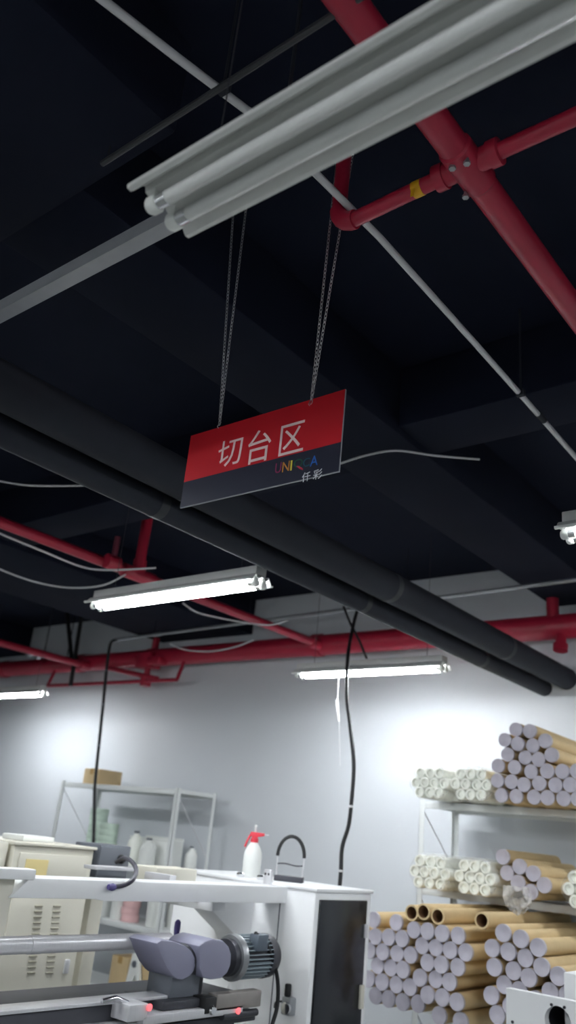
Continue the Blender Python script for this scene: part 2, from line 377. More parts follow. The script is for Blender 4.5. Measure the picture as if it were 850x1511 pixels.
# thin red branch pipes at left
za = CAM_H+1.5; xa = ypt(160.0, za, 0).x; zb = za
t = thing('sprinkler_branch_pipe', (xa, 3.0, za), 'thin red fire pipe passing behind the lit light at left of centre', 'pipe')
part('pipe', tube(NB(), [(xa, -1.5, za), (xa, WY-.05, za)], .033, 16), M_RED, t)
q = atz(207, 848, za); bm = NB()
coupling(bm, (xa, q.y, za), (0, 1, 0), .036, .28, 1.25); tube(bm, [(xa, q.y, za), (xa, q.y, za+.1)], .045, 14)
part('tee_fitting', bm, M_RED, t)
part('riser', tube(NB(), [(xa, q.y, za), (xa, q.y, CEIL)], .036, 14), M_RED, t)
part('riser', tube(NB(), [(xa-.02, q.y-.2, za), (xa-.02, q.y-.2, za+.2)], .02, 14), mat('dull_red_paint', '#6e2a3d', .5), t)
part('coupling', coupling(NB(), (xa, WY-.12, za), (0, 1, 0), .036, .12, 1.3), M_RED, t)
part('coupling', coupling(NB(), atz(165, 830, za), (0, 1, 0), .036, .1, 1.3), M_RED, t)
zb = CAM_H+1.46; xb = ypt(168.4, zb, 0).x
t = thing('sprinkler_branch_pipe', (xb, 3.0, zb), 'thin red fire pipe entering at the left edge above the left-hand light', 'pipe')
part('pipe', tube(NB(), [(xb, -1.5, zb), (xb, WY-.05, zb)], .036, 16), M_RED, t)
part('coupling', coupling(NB(), (xb, WY-.12, zb), (0, 1, 0), .04, .12, 1.3), M_RED, t)
for px, py in ((45, 962), (56, 966)): part('clamp', coupling(NB(), atz(px, py, zb), (0, 1, 0), .037, .035, 1.2), M_GALV, t, 'bare metal clamp')
part('hanger', tube(NB(), [(xb, 4.8, zb), (xb, 4.8, CEIL)], .006, 6), M_BLACK, t)

# black insulated pipes
def blackpipe(ang, dist, r, label):
    x, z = dist*math.cos(math.radians(ang)), CAM_H + dist*math.sin(math.radians(ang))
    t = thing('insulated_pipe', (x, 2, z-r), label, 'pipe', 'black insulated pipes')
    part('pipe', tube(NB(), [(x, -2.5, z), (x, Y1+.02, z)], r, 28), M_BLACK, t)
    for y in (.35, 1.9, 3.3, 4.6): part('seam_band', tube(NB(), [(x, y, z), (x, y+.04, z)], r+.0012, 28), mat('black_tape', '#25272c', .6, 0, .1, 12), t)
    for y in (-1.6,): part('hanger', tube(NB(), [(x, y, z+r), (x, y, CEIL)], .006, 6), M_BLACK, t)
    return t
blackpipe(153.85, 2.57, .0535, 'thinner black insulated pipe, the lower of two running to the back wall')
blackpipe(150.98, 2.46, .0745, 'thicker black insulated pipe, the upper of two running to the back wall')

# white conduit across the ceiling
zc = CAM_H+1.655
pts = [atz(120, -25, zc), atz(152, 0, zc), atz(260, 84, zc), atz(370, 167, zc), atz(462, 252, zc), atz(560, 350, zc), atz(695, 500, zc), atz(790, 607, zc), atz(850, 675, zc), atz(900, 735, zc)]
t = thing('ceiling_conduit', (pts[4].x, pts[4].y, zc), 'long straight pale conduit crossing the black ceiling', 'conduit')
part('conduit_pipe', tube(NB(), pts, .0105, 12), M_CABLEW, t)
part('joint', tube(NB(), [atz(794, 611, zc), atz(803, 621, zc)], .0125, 12), M_BLACK, t)
for (px, py) in ((768, 580), (330, 130)):
    c = atz(px, py, zc); part('clip', box(NB(), (c.x-.016, c.y-.012, zc-.013), (c.x+.016, c.y+.012, zc+.014), .003), M_BLACK, t)
    part('hanger', tube(NB(), [(c.x, c.y, zc), (c.x, c.y, CEIL)], .004, 6), M_BLACK, t)
for y_ in (pts[0].y+.02, ): part('hanger', tube(NB(), [(pts[0].x, y_, zc), (pts[0].x, y_, CEIL)], .004, 6), M_BLACK, t)

# steel channel beyond the end of the unlit light
zs = CAM_H+1.36
a, b = atz(0, 466, zs), atz(245, 340, zs); ys = (a.y+b.y)/2
t = thing('strut_channel', ((a.x+b.x)/2, ys, zs), 'galvanised steel channel beside the end of the unlit light', 'channel')
bm = NB(); xq0, xq1 = -3.2, -.9
prof = [(-.021, 0), (.021, 0), (.021, .041), (.012, .041), (.012, .038), (.018, .038), (.018, .003), (-.018, .003), (-.018, .038), (-.012, .038), (-.012, .041), (-.021, .041)]
prism(bm, [(xq0, ys+p, zs+q) for p, q in prof], (xq1-xq0, 0, 0))
part('channel', bm, mat('dull_galvanised', '#a3a6ab', .5, .2, .12, 20), t)
for x in (-2.9, -1.0): part('hanger', tube(NB(), [(x, ys, zs+.04), (x, ys, CEIL)], .005, 6), M_BLACK, t)
# thin rod on the ceiling
zt = CAM_H+1.6
a, b = atz(150, 241, zt), atz(480, 31, zt); ym = (a.y+b.y)/2
t = thing('ceiling_rod', ((a.x+b.x)/2, ym, zt), 'thin dark rod above the unlit light, pointing at the red pipe', 'rod')
part('rod', tube(NB(), [(a.x, ym, zt), (b.x+.1, ym, zt)], .008, 10), mat('rod_paint', '#3a3b3e', .5, .2), t)
for x in (a.x+.02, b.x+.05): part('hanger', tube(NB(), [(x, ym, zt), (x, ym, CEIL)], .003, 6), M_BLACK, t)

# conduit in front of the wall pipe, with the black cable that drops from its left end
CYY = 4.9
A, B = aty(171, 944, CYY), aty(850, 855.5, CYY); e = B + (B-A)*.4
t = thing('wall_conduit', (A.x, CYY, A.z), 'thin steel conduit in front of the red wall pipe', 'conduit')
part('conduit_pipe', tube(NB(), [A, A+(B-A)*.5, B, e], .014, 12), M_GALV, t)
for f in (.12, .38, .72): c = A+(B-A)*f; part('coupling', tube(NB(), [c, c+(B-A)*.02], .018, 12), M_GALV, t); part('hanger', tube(NB(), [c, (c.x, c.y, CEIL)], .003, 6), M_BLACK, t)
P = [A+Vector((.03, 0, 0)), aty(165, 947, CYY), aty(161, 958, CYY), aty(157, 990, CYY), aty(152, 1040, CYY), aty(146, 1100, CYY), aty(140, 1160, CYY), aty(139, 1210, CYY), aty(138, 1245, CYY), aty(137, 1300, CYY), aty(136, 1380, CYY)]
t = thing('power_cable', P[4], 'black cable hanging down in front of the left shelf unit', 'cable')
part('cable', tube(NB(), smooth_path(P, 5), .014, 10), M_RUBBER, t)
for i in (3, 4, 5): part('cable_tie', tube(NB(), [P[i]-Vector((0, 0, .008)), P[i]+Vector((0, 0, .008))], .0165, 10), M_BOXG, t)
CB = 4.22
P = [aty(529, 897, 4.9), aty(523, 915, 4.75), aty(515, 955, 4.55), aty(512, 990, 4.45), aty(512, 1030, 4.35), aty(516, 1065, 4.3), aty(521, 1110, CB), aty(522, 1140, CB), aty(518, 1190, CB), aty(514, 1220, CB), aty(505, 1250, CB), aty(503, 1285, CB), aty(500, 1330, CB), aty(499, 1420, CB)]
t = thing('power_cable', P[6], 'black cable hanging down to the white machine cabinet', 'cable')
part('cable', tube(NB(), smooth_path(P, 5), .0115, 10), M_RUBBER, t)
for i in (8, 11): part('cable_tie', tube(NB(), [P[i]-Vector((0, 0, .006)), P[i]+Vector((0, 0, .006))], .0145, 10), M_CABLEW, t)
P = [aty(507, 895, 4.8), aty(517, 920, 4.8), aty(530, 945, 4.82), aty(541, 972, 4.85)]
solo('cable_strap', tube(NB(), smooth_path(P, 4), .009, 8), M_RUBBER, 'black strap crossing the cable beside the red wall pipe', 'strap')
for (x_, y_, x2, y2, lb) in ((99, 905, 106, 975, 'black brace leaning beside the red branch pipe, left of a pair'), (121, 905, 104, 1012, 'black brace crossing the red wall pipe, right of a pair')):
    solo('pipe_brace', tube(NB(), [aty(x_, y_, 5.25), aty(x2, y2, 5.25)], .022, 8), M_RUBBER, lb, 'brace', 'black pipe braces')
solo('wall_glint_strip', tube(NB(), [aty(500, 1000, 4.7), aty(498, 1030, 4.7), aty(497, 1034, 4.7), aty(499, 1062, 4.7), aty(500, 1066, 4.7), aty(502, 1130, 4.7)], [.002, .002, .011, .010, .003, .002], 8), M_CABLEW, 'white strip modelled as a reflected streak of light on the back wall', 'glint')  # added strip, shaped to imitate a bright reflected streak on the wall
def sag(name, pix, zz, r, label):
    P = [atz(x, y, z_) for (x, y), z_ in zip(pix, zz)]
    return solo(name, tube(NB(), smooth_path(P, 6), r, 6), M_CABLEW, label, 'cable', 'thin white ceiling cables')
h = CAM_H
sag('white_cable', [(-25, 705), (0, 710), (40, 716), (90, 717), (140, 716)], [h+1.6, h+1.58, h+1.56, h+1.57, h+1.6], .005, 'thin white cable end at the left edge above the red branch pipe')
sag('white_cable', [(-25, 772), (0, 787), (60, 812), (120, 836), (160, 841), (230, 838)], [h+1.45, h+1.45, h+1.43, h+1.42, h+1.42, h+1.45], .006, 'thin white cable under the red branch pipe, upper of two sagging ones')
sag('white_cable', [(-25, 826), (0, 840), (50, 858), (100, 867), (150, 864), (185, 848)], [h+1.45, h+1.45, h+1.43, h+1.42, h+1.42, h+1.45], .006, 'thin white cable under the red branch pipe, lower of two sagging ones')
sag('white_cable', [(270, 890), (290, 903), (320, 911), (370, 920), (400, 922), (425, 915)], [h+1.42]*6, .006, 'thin white cable curving under the lit light at left of centre')
sag('white_cable', [(250, 950), (275, 959), (310, 961), (345, 955), (375, 944)], [h+1.5]*5, .007, 'thin white cable sagging across the red wall pipe')
sag('white_cable', [(480, 690), (505, 683), (540, 672), (585, 665), (640, 672), (708, 678)], [h+1.69]*6, .005, 'thin white cable on the ceiling right of the red sign')
c = atz(666, 767, CEIL-.01)
t = thing('ceiling_sprinkler', (c.x, c.y, CEIL-.02), 'small pale sprinkler head on the ceiling above the black pipes', 'sprinkler')
part('base_plate', lathe(NB(), (c.x, c.y, CEIL-.012), [(.03, 0), (.04, .012)], 16), M_CABLEW, t)
part('nozzle', lathe(NB(), (c.x, c.y, CEIL-.05), [(.018, 0), (.018, .004), (.006, .006), (.008, .04)], 12), M_CHROME, t)

# ------------------------------------------------------------------ shelf units
def shelf_unit(x0, x1, y0, y1, top, levels, label):
    t = thing('shelf_unit', ((x0+x1)/2, (y0+y1)/2, 0), label, 'shelf', 'white steel shelf units')
    for (x, sx) in ((x0, 1), (x1, -1)):
        for (y, sy) in ((y0, 1), (y1, -1)):
            bm = NB(); box(bm, (min(x, x+sx*.036), min(y, y+sy*.003), 0), (max(x, x+sx*.036), max(y, y+sy*.003), top+.01)); box(bm, (min(x, x+sx*.003), min(y, y+sy*.036), 0), (max(x, x+sx*.003), max(y, y+sy*.036), top+.01))
            part('post', bm, M_RACK, t)
    for z in levels:
        bm = NB(); e = .004
        box(bm, (x0+e, y0+e, z-.004), (x1-e, y1-e, z))
        box(bm, (x0+e, y0+e, z-.042), (x1-e, y0+e+.012, z-.004), .002); box(bm, (x0+e, y1-e-.012, z-.042), (x1-e, y1-e, z-.004), .002)
        box(bm, (x0+e, y0+e, z-.03), (x0+e+.01, y1-e, z-.004)); box(bm, (x1-e-.01, y0+e, z-.03), (x1-e, y1-e, z-.004))
        part('shelf_board', bm, M_RACK, t)
    for x in (x0+.012, x1-.012):
        for za, zb in zip(levels[1:], levels[:-1]):
            part('side_brace', tube(NB(), [(x, y0+.02, zb-.05), (x, y1-.02, za+.12 if zb-za > .4 else za+.05)], .004, 6), M_STEEL, t)
    return t
RX0, RX1, RY0, RY1 = -2.915, -.72, 5.0, 5.47
RL = [CAM_H+.305, CAM_H-.205, CAM_H-.845, CAM_H-1.45]
shelf_unit(RX0, RX1, RY0, RY1, RL[0], RL, 'white steel shelf unit loaded with paper tubes at right')
LX0, LX1, LY0, LY1 = -6.72, -5.17, 5.0, 5.46
LL = [CAM_H+.285, CAM_H-.335, CAM_H-.755, CAM_H-1.24]
shelf_unit(LX0, LX1, LY0, LY1, LL[0], LL, 'white steel shelf unit with a cardboard box on top at left')

# ------------------------------------------------------------------ paper tubes
TR = .0405
def tube_meshes(length, r=TR):
    bm = NB(); s = 18
    lathe(bm, (0, 0, 0), [(r-.009, 0), (r-.001, 0), (r, .001), (r, length-.001), (r-.001, length), (r-.009, length), (r-.009, 0)], s, (0, 1, 0), close=False)
    bmesh.ops.remove_doubles(bm, verts=list(bm.verts), dist=1e-6)
    body = to_mesh('tube_body', bm, M_KRAFT, Vector((0, 0, 0)))
    bm = NB(); lathe(bm, (0, 0, 0), [(r*.999, -.004), (r*1.02, -.001), (r*1.02, .012), (r-.002, .012)], s, (0, 1, 0), close=False)
    lathe(bm, (0, 0, 0), [(r*.999, -.004), (r*.88, -.003), (r*.55, .004), (.0005, .006)], s, (0, 1, 0), close=False)
    cap = to_mesh('end_plug', bm, M_PLUG, Vector((0, 0, 0)))
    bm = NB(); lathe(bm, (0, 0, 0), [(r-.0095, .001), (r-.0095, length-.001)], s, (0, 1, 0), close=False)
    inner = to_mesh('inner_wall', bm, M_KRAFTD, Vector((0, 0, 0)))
    bm = NB(); lathe(bm, (0, 0, 0), [(r*1.004, .0), (r*1.004, .05)], s, (0, 1, 0), close=False)
    return body, cap, inner
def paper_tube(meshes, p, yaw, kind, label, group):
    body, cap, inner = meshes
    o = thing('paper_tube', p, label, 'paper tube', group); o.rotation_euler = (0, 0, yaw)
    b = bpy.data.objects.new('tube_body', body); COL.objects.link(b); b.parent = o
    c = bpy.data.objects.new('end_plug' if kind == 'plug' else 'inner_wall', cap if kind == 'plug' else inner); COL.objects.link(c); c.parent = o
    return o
def relax(pts, r, floor_z, xmin, ztop, it=240):
    for _ in range(it):
        for i in range(len(pts)):
            for j in range(i):
                d = [pts[i][0]-pts[j][0], pts[i][1]-pts[j][1]]; L = math.hypot(*d) or 1e-6; m = 2*r*1.03-L
                if m > 0:
                    for k in (0, 1): pts[i][k] += d[k]/L*m*.5; pts[j][k] -= d[k]/L*m*.5
        for q in pts: q[1] = min(max(q[1], floor_z+r*1.03), ztop-r); q[0] = max(q[0], xmin+r)
    return pts
def piles(stacks, off, sc, Y, length, floor_z, xlim=None, ztop=9.0):
    """stacks: (rows of end centres measured on the photograph, name, group); all put on the plane Y of the tube ends and pushed apart together"""
    meshes = tube_meshes(length); flat = []
    for rows, where, group in stacks:
        for ri, row in enumerate(rows):
            for ci, e in enumerate(row):
                p = aty(off[0]+e[0]/sc, off[1]+e[1]/sc, Y); flat.append((ri, ci, e, [p.x, p.z], where, group))
    relax([f[3] for f in flat], TR, floor_z, xlim if xlim else RX0+.005, ztop)
    for ri, ci, e, (x, z), where, group in flat:
        op = len(e) > 2
        look = 'open brown paper tube' if op else 'kraft tube with white end'
        lab = '%s, %s from left, %s row of %s' % (look, ORD[ci], ORD[ri], where)
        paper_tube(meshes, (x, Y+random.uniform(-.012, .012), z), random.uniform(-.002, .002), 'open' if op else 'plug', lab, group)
o8, s8 = (520, 1330), 2.576
piles([([[(85, 87), (165, 85)], [(57, 135), (100, 143), (143, 150), (183, 143)], [(75, 190), (120, 197), (165, 203), (217, 207)], [(97, 247), (145, 250), (195, 262)],
      [(72, 287), (120, 298), (167, 307), (212, 317), (253, 308)], [(98, 340), (142, 352), (187, 363), (245, 367)]], 'left tube pile', 'tubes in the left pile'),
     ([[(268, 27, 'o'), (310, 60, 'o'), (490, 60, 'o')], [(245, 67, 'o'), (237, 112), (297, 127), (340, 132), (387, 138)], [(262, 167), (320, 180), (367, 187), (413, 195)], [(288, 220), (343, 235), (388, 243)],
      [(298, 277), (362, 302)], [(293, 340), (340, 360), (395, 388)], [(335, 422), (410, 447)]], 'middle tube pile', 'tubes in the middle pile'),
     ([[(590, 152), (637, 167), (692, 203)], [(558, 202), (603, 207), (652, 222), (702, 260)], [(563, 257), (613, 263), (663, 282), (750, 290)], [(587, 305), (637, 317), (690, 330), (740, 345), (790, 340)],
      [(553, 353), (600, 372)], [(560, 412)]], 'right tube pile', 'tubes in the right pile')], o8, s8, 4.3, 1.1, RL[2], None, RL[1]-.05)
o6, s6 = (580, 1050), 3.148
piles([([[(577, 107), (635, 128), (697, 150)], [(537, 147), (597, 168), (653, 190), (707, 210)], [(550, 207), (610, 227), (665, 247)],
      [(497, 287), (540, 290), (620, 300), (705, 287), (782, 292), (838, 287)], [(475, 338), (527, 340), (583, 345), (673, 335), (747, 345), (812, 352)], [(503, 397), (555, 398), (612, 400), (725, 402), (790, 410), (845, 412)]],
     'top shelf tube stack', 'tubes on the top shelf')], o6, s6, 4.72, .75, RL[0], aty(580+455/3.148, 1158, 4.72).x)
o7, s7 = (580, 1210), 3.148
piles([([[(497, 178)], [(535, 235), (585, 230), (640, 255)], [(590, 293), (637, 320), (690, 297)]], 'middle shelf tube stack', 'tubes on the middle shelf')], o7, s7, 4.72, .75, RL[1], aty(580+480/3.148, 1285, 4.72).x)

# bundles of white tubes wrapped in film
def bundle(px, py, Y, shelf, rows, label, r=.033, length=.7):
    c = aty(px, py, Y); t = thing('tube_bundle', (c.x, Y, shelf), label, 'tube bundle', 'film wrapped bundles of white tubes')
    k = len(rows); hull = []
    for i, nrow in enumerate(rows):
        z = shelf+.006 + r + (k-1-i)*r*1.76
        for j in range(nrow):
            x = c.x + (j-(nrow-1)/2)*2.04*r + random.uniform(-.002, .002); yy = Y+random.uniform(-.012, .012)
            bm = NB(); lathe(bm, (x, yy, z), [(.0004, .022), (r*.6, .018), (r*.64, 0), (r*.95, 0), (r, .004), (r, length), (.0004, length)], 16, (0, 1, 0), close=False)
            bmesh.ops.remove_doubles(bm, verts=list(bm.verts), dist=1e-6)
            part('white_tube', bm, M_FOAM, t); hull.append((x, z))
    # film: rounded outline round the bundle
    cx = c.x; cz = sum(h_[1] for h_ in hull)/len(hull); out = []
    for a in range(28):
        an = 2*math.pi*a/28; d = (math.cos(an), math.sin(an))
        m = max((h_[0]-cx)*d[0]+(h_[1]-cz)*d[1] for h_ in hull) + r*1.06
        out.append((d, m))
    bm = NB(); rings = []
    for (yy, f) in ((-.02, .93), (-.004, 1.0), (.1, 1.01), (.3, 1.0), (length+.01, 1.0)):
        rings.append([bm.verts.new((cx+d[0]*m*f*(1+random.uniform(-.012, .012)), Y+yy+random.uniform(-.006, .006), max(shelf+.001, cz+d[1]*m*f))) for d, m in out])
    for a_, b_ in zip(rings, rings[1:]):
        for q in range(28): bm.faces.new((a_[q], a_[(q+1) % 28], b_[(q+1) % 28], b_[q]))
    part('plastic_wrap', bm, M_FILM, t, 'crinkled clear plastic wrap'); return t
bundle(633, 1155, 4.74, RL[0], (3, 4, 3), 'wrapped bundle of white tubes at the left end of the top shelf')
bundle(695, 1160, 4.74, RL[0], (3, 4, 3), 'wrapped bundle of white tubes on the top shelf touching the paper tubes')
bundle(634, 1275, 4.70, RL[1], (3, 4, 3), 'wrapped bundle of white tubes at the left end of the middle shelf')
bundle(700, 1285, 4.70, RL[1], (3, 4, 3), 'wrapped bundle of white tubes on the middle shelf beside the paper tubes')
bundle(866, 1300, 4.72, RL[1], (3, 4, 3), 'wrapped bundle of white tubes cut by the right edge of the picture')
# crumpled film hanging from the middle shelf
bm = NB(); g = []
outl = [((742, 1306), (780, 1310)), ((744, 1322), (784, 1320)), ((747, 1336), (786, 1332)), ((756, 1342), (780, 1340)), ((764, 1350), (774, 1348))]
for i, (a, b) in enumerate(outl):
    row = []
    for j in range(9):
        f = j/8; p = aty(a[0]+(b[0]-a[0])*f, a[1]+(b[1]-a[1])*f, 4.66); row.append(bm.verts.new(p + Vector((0, random.uniform(-.03, .03), random.uniform(-.006, .006)))))
    g.append(row)
for a, b in zip(g, g[1:]):
    for j in range(8): bm.faces.new((a[j], a[j+1], b[j+1], b[j]))
solo('plastic_film', bm, film('loose_film', '#e8e6e2', .5), 'crumpled clear plastic film hanging from the middle shelf', 'film')

# ------------------------------------------------------------------ things on the left shelf unit
def carton(lo, hi, label, group=None):
    t = thing('cardboard_box', ((lo[0]+hi[0])/2, (lo[1]+hi[1])/2, lo[2]), label, 'box', group)
    part('carton', box(NB(), lo, hi, .006), M_CARD, t); cx = (lo[0]+hi[0])/2
    part('packing_tape', box(NB(), (cx-.025, lo[1]-.001, hi[2]-.05), (cx+.025, hi[1]+.001, hi[2]+.001)), mat('tan_tape', '#b08d56', .3), t)
    return t
q = aty(140, 1150, 5.1); carton((q.x-.12, 5.06, LL[0]+.001), (q.x+.1, 5.33, LL[0]+.135), 'tan cardboard box on top of the left shelf unit')
def rolls(px, Y, shelf, n, m, r, hgt, look):
    c = aty(px, 1250, Y)
    for i in range(n):
        z = shelf+.001 + i*(hgt+.001); dx = random.uniform(-.008, .008)
        t = thing('film_roll', (c.x+dx, Y, z), '%s, %s from the bottom of its stack' % (look, ORD[i]), 'roll', 'stacked rolls on the left shelf unit')
        part('wound_film', lathe(NB(), (c.x+dx, Y, z), [(r*.35, 0), (r*.97, 0), (r, .004), (r, hgt-.004), (r*.97, hgt), (r*.35, hgt), (r*.35, 0)], 22, close=False), m, t)
        part('core', lathe(NB(), (c.x+dx, Y, z+.001), [(r*.25, 0), (r*.345, 0), (r*.345, hgt-.002), (r*.25, hgt-.002), (r*.25, 0)], 18, close=False), M_FOAM, t)
rolls(139, 5.3, LL[1], 8, M_GREEN, .085, .052, 'pale green film roll in the tall stack')
rolls(157, 5.12, LL[1], 6, M_GREEN, .085, .05, 'pale green film roll in the shorter stack')
rolls(207, 5.12, LL[2], 5, M_PINK, .075, .052, 'pink film roll below the white machine beam')
def jug(px, Y, shelf, r, h, m, label, cap=M_BOXG):
    c = aty(px, 1250, Y); t = thing('plastic_jug', (c.x, Y, shelf), label, 'jug', 'jugs on the left shelf unit')
    part('body', lathe(NB(), (c.x, Y, shelf+.001), [(r*.9, 0), (r, .012), (r, h*.6), (r*.9, h*.7), (r*.35, h*.88), (r*.3, h*.93)], 22), m, t)
    part('cap', lathe(NB(), (c.x, Y, shelf+h*.93), [(r*.36, 0), (r*.36, h*.07)], 16), cap, t)
    bm = NB(); tube(bm, smooth_path([(c.x+r*.8, Y, shelf+h*.62), (c.x+r*.85, Y, shelf+h*.82), (c.x+r*.3, Y, shelf+h*.88)], 5), r*.1, 8); part('handle', bm, m, t)
jug(199, 5.1, LL[1], .065, .27, M_FOAM, 'white plastic jug with a dark cap at the left end of the white bin')
# white bin with two jugs in front of it
q0, q1 = aty(197, 1260, 5.3), aty(254, 1260, 5.3); bz = LL[1]+.001
t = thing('plastic_bin', ((q0.x+q1.x)/2, 5.3, bz), 'white plastic bin standing on the middle of the left shelf unit', 'bin')
bm = NB(); box(bm, (q0.x, 5.24, bz), (q1.x, 5.42, bz+.008)); box(bm, (q0.x, 5.24, bz), (q1.x, 5.25, bz+.22), .002); box(bm, (q0.x, 5.41, bz), (q1.x, 5.42, bz+.24), .002); box(bm, (q0.x, 5.25, bz), (q0.x+.01, 5.41, bz+.22)); box(bm, (q1.x-.01, 5.25, bz), (q1.x, 5.41, bz+.22))
part('shell', bm, M_PLASTW, t); part('rim', box(NB(), (q0.x-.006, 5.232, bz+.21), (q1.x+.006, 5.24, bz+.225), .002), M_PLASTW, t)
jug(219, 5.12, LL[1], .07, .225, M_PLASTW, 'white plastic jug standing in front of the white bin')
jug(284, 5.2, LL[1], .05, .2, M_PLASTW, 'small white jug at the right end of the left shelf unit')
def bucket(px, Y, shelf, r, h, label):
    c = aty(px, 1345, Y); t = thing('plastic_canister', (c.x, Y, shelf), label, 'canister', 'canisters on the lower shelf')
    part('body', lathe(NB(), (c.x, Y, shelf+.001), [(r*.88, 0), (r*.92, .006), (r, h*.86), (r*.99, h*.87)], 24), M_PLASTW, t)
    part('lid', lathe(NB(), (c.x, Y, shelf+.001+h*.87), [(r*1.04, 0), (r*1.04, h*.1), (r*.96, h*.13)], 24), M_FOAM, t)
bucket(150, 5.12, LL[2], .085, .25, 'white lidded canister next to the beige cabinet')
bucket(175, 5.12, LL[2], .07, .25, 'white lidded canister touching the pink rolls')
bucket(230, 5.1, LL[2], .075, .26, 'white lidded canister right of the pink rolls')
bucket(256, 5.28, LL[2], .055, .27, 'tall white lidded canister at the right of the lower shelf')
p0, p1 = aty(165, 1430, 5.05), aty(186, 1430, 5.05); carton((p0.x-.02, 5.05, LL[3]+.001), (p1.x+.02, 5.33, LL[3]+.24), 'brown cardboard box on the bottom shelf, left one', 'boxes on the bottom shelf')
p0, p1 = aty(208, 1430, 5.05), aty(226, 1430, 5.05); carton((p0.x-.03, 5.05, LL[3]+.001), (p1.x+.03, 5.35, LL[3]+.26), 'tan cardboard box on the bottom shelf, right one', 'boxes on the bottom shelf')

q = aty(200, 1440, 5.03)
t = thing('plastic_stand', (q.x, 5.03, LL[3]), 'white forked plastic stand leaning before the cardboard boxes on the bottom shelf', 'stand')
bm = NB(); prism(bm, [(q.x-.10, 5.012, LL[3]+.002), (q.x-.05, 5.012, LL[3]+.29), (q.x+.02, 5.012, LL[3]+.29), (q.x+.10, 5.012, LL[3]+.002), (q.x+.06, 5.012, LL[3]+.002), (q.x+.01, 5.012, LL[3]+.15), (q.x-.06, 5.012, LL[3]+.002)], (0, .03, 0), .004); part('forked_plate', bm, M_PLASTW, t)
part('pivot', lathe(NB(), (q.x-.01, 5.013, LL[3]+.22), [(.025, 0), (.025, .008), (.012, .012)], 14, (0, -1, 0)), M_BOXG, t)

# ------------------------------------------------------------------ the white cutting machine (its axis runs towards the back wall)
MT = CAM_H - .215                                # top of body and beam
BX1 = -2.50; BY0, BY1 = 3.38, 3.85; BX0 = -3.42
mc = thing('cutting_machine', ((BX0+BX1)/2, (BY0+BY1)/2, 0), 'white tube cutting machine with a long steel shaft and a motor', 'machine')
bm = NB(); box(bm, (BX0, BY0, .0), (BX1, BY1, MT), .012); part('body', bm, M_MACH, mc)
part('top_plate', box(NB(), (BX0-.005, BY0-.006, MT-.004), (BX1+.008, BY1+.006, MT+.012), .004), M_MACH, mc)
part('seam', box(NB(), (-2.708, BY0-.0012, .05), (-2.702, BY0+.004, MT-.03)), M_BOXG, mc)
dr = part('cabinet_door', box(NB(), (BX1-.004, BY0+.03, .05), (BX1+.01, BY1-.05, MT-.035), .004), M_DARKP, mc, 'dark smoked door panel')
part('door_handle', box(NB(), (BX1+.010, BY1-.085, MT-.5), (BX1+.024, BY1-.055, MT-.40), .003), M_BEIGE, dr)
part('hinge', box(NB(), (BX1+.008, BY1-.07, MT-.20), (BX1+.018, BY1-.045, MT-.14), .003), M_STEEL, dr)
# horizontal beam along the shaft
bz0 = MT-.065
bm = NB(); prism(bm, [(-2.80, 1.86, bz0), (-2.80, 1.93, MT), (-2.80, BY0+.05, MT), (-2.80, BY0+.05, bz0-.006), (-2.80, 2.28, bz0-.006), (-2.80, 2.24, bz0)], (.13, 0, 0), .004)
part('beam', bm, M_MACH, mc)
bm = NB(); prism(bm, [(-3.0, BY0+.01, MT-.02), (-3.0, BY0-.42, bz0-.01), (-3.0, BY0-.34, bz0-.03), (-3.0, BY0-.12, bz0-.16), (-3.0, BY0+.01, bz0-.32)], (.13, 0, 0), .005)
part('gusset', bm, M_MACH, mc)
part('beam_support', box(NB(), (-2.86, 1.55, 0), (-2.68, 1.88, MT+.02), .01), M_BEIGE, mc, 'beige end column')
part('bracket', box(NB(), (-2.70, 1.7, MT-.005), (-2.64, 1.93, MT+.03), .006), M_MACH, mc)
# shaft
sxx = -2.68; s0, s1 = atx(-10, 1397, sxx), atx(236, 1387, sxx)
zsft = (s0.z+s1.z)/2
part('steel_shaft', tube(NB(), [(sxx, 1.5, zsft), (sxx, s1.y+.05, zsft)], .0285, 24), M_STEEL, mc, 'polished steel shaft')
part('shaft_collar', tube(NB(), [(sxx, 1.98, zsft), (sxx, 2.03, zsft)], .030, 24), M_STEEL, mc)
# gear guards and motor
def prof_yz(pix, X): return [atx(px, py, X) for px, py in pix]
gx = -2.50
bm = NB(); prism(bm, prof_yz([(231, 1392), (239, 1387), (257, 1389), (273, 1395), (283, 1403), (288, 1413), (289, 1424), (286, 1434), (280, 1441), (270, 1446), (262, 1445), (255, 1440), (247, 1429), (239, 1412)], gx), (-.16, 0, 0), .006); part('gear_guard', bm, M_LILAC, mc, 'lilac grey gear guard')
bm = NB(); prism(bm, prof_yz([(294, 1396), (303, 1389), (315, 1385), (330, 1388), (338, 1396), (342, 1408), (341, 1424), (336, 1436), (327, 1444), (312, 1446), (300, 1443), (295, 1430), (296, 1412)], gx+.02), (-.18, 0, 0), .008); part('gear_guard', bm, M_LILAC, mc, 'lilac grey gear guard')
mzc = atx(365, 1411, gx-.07); mr = .085
part('gear_hub', tube(NB(), [(gx-.06, atx(280, 1415, gx).y, mzc.z), (gx-.06, atx(305, 1415, gx).y, mzc.z)], .06, 24), M_DGREY, mc)
y0 = atx(331, 1411, gx-.07).y; y1 = atx(392, 1411, gx-.07).y
bm = NB(); tube(bm, [(gx-.07, y0, mzc.z), (gx-.07, y1-.03, mzc.z)], mr*.82, 28); part('motor_barrel', bm, M_DGREY, mc)
bm = NB()
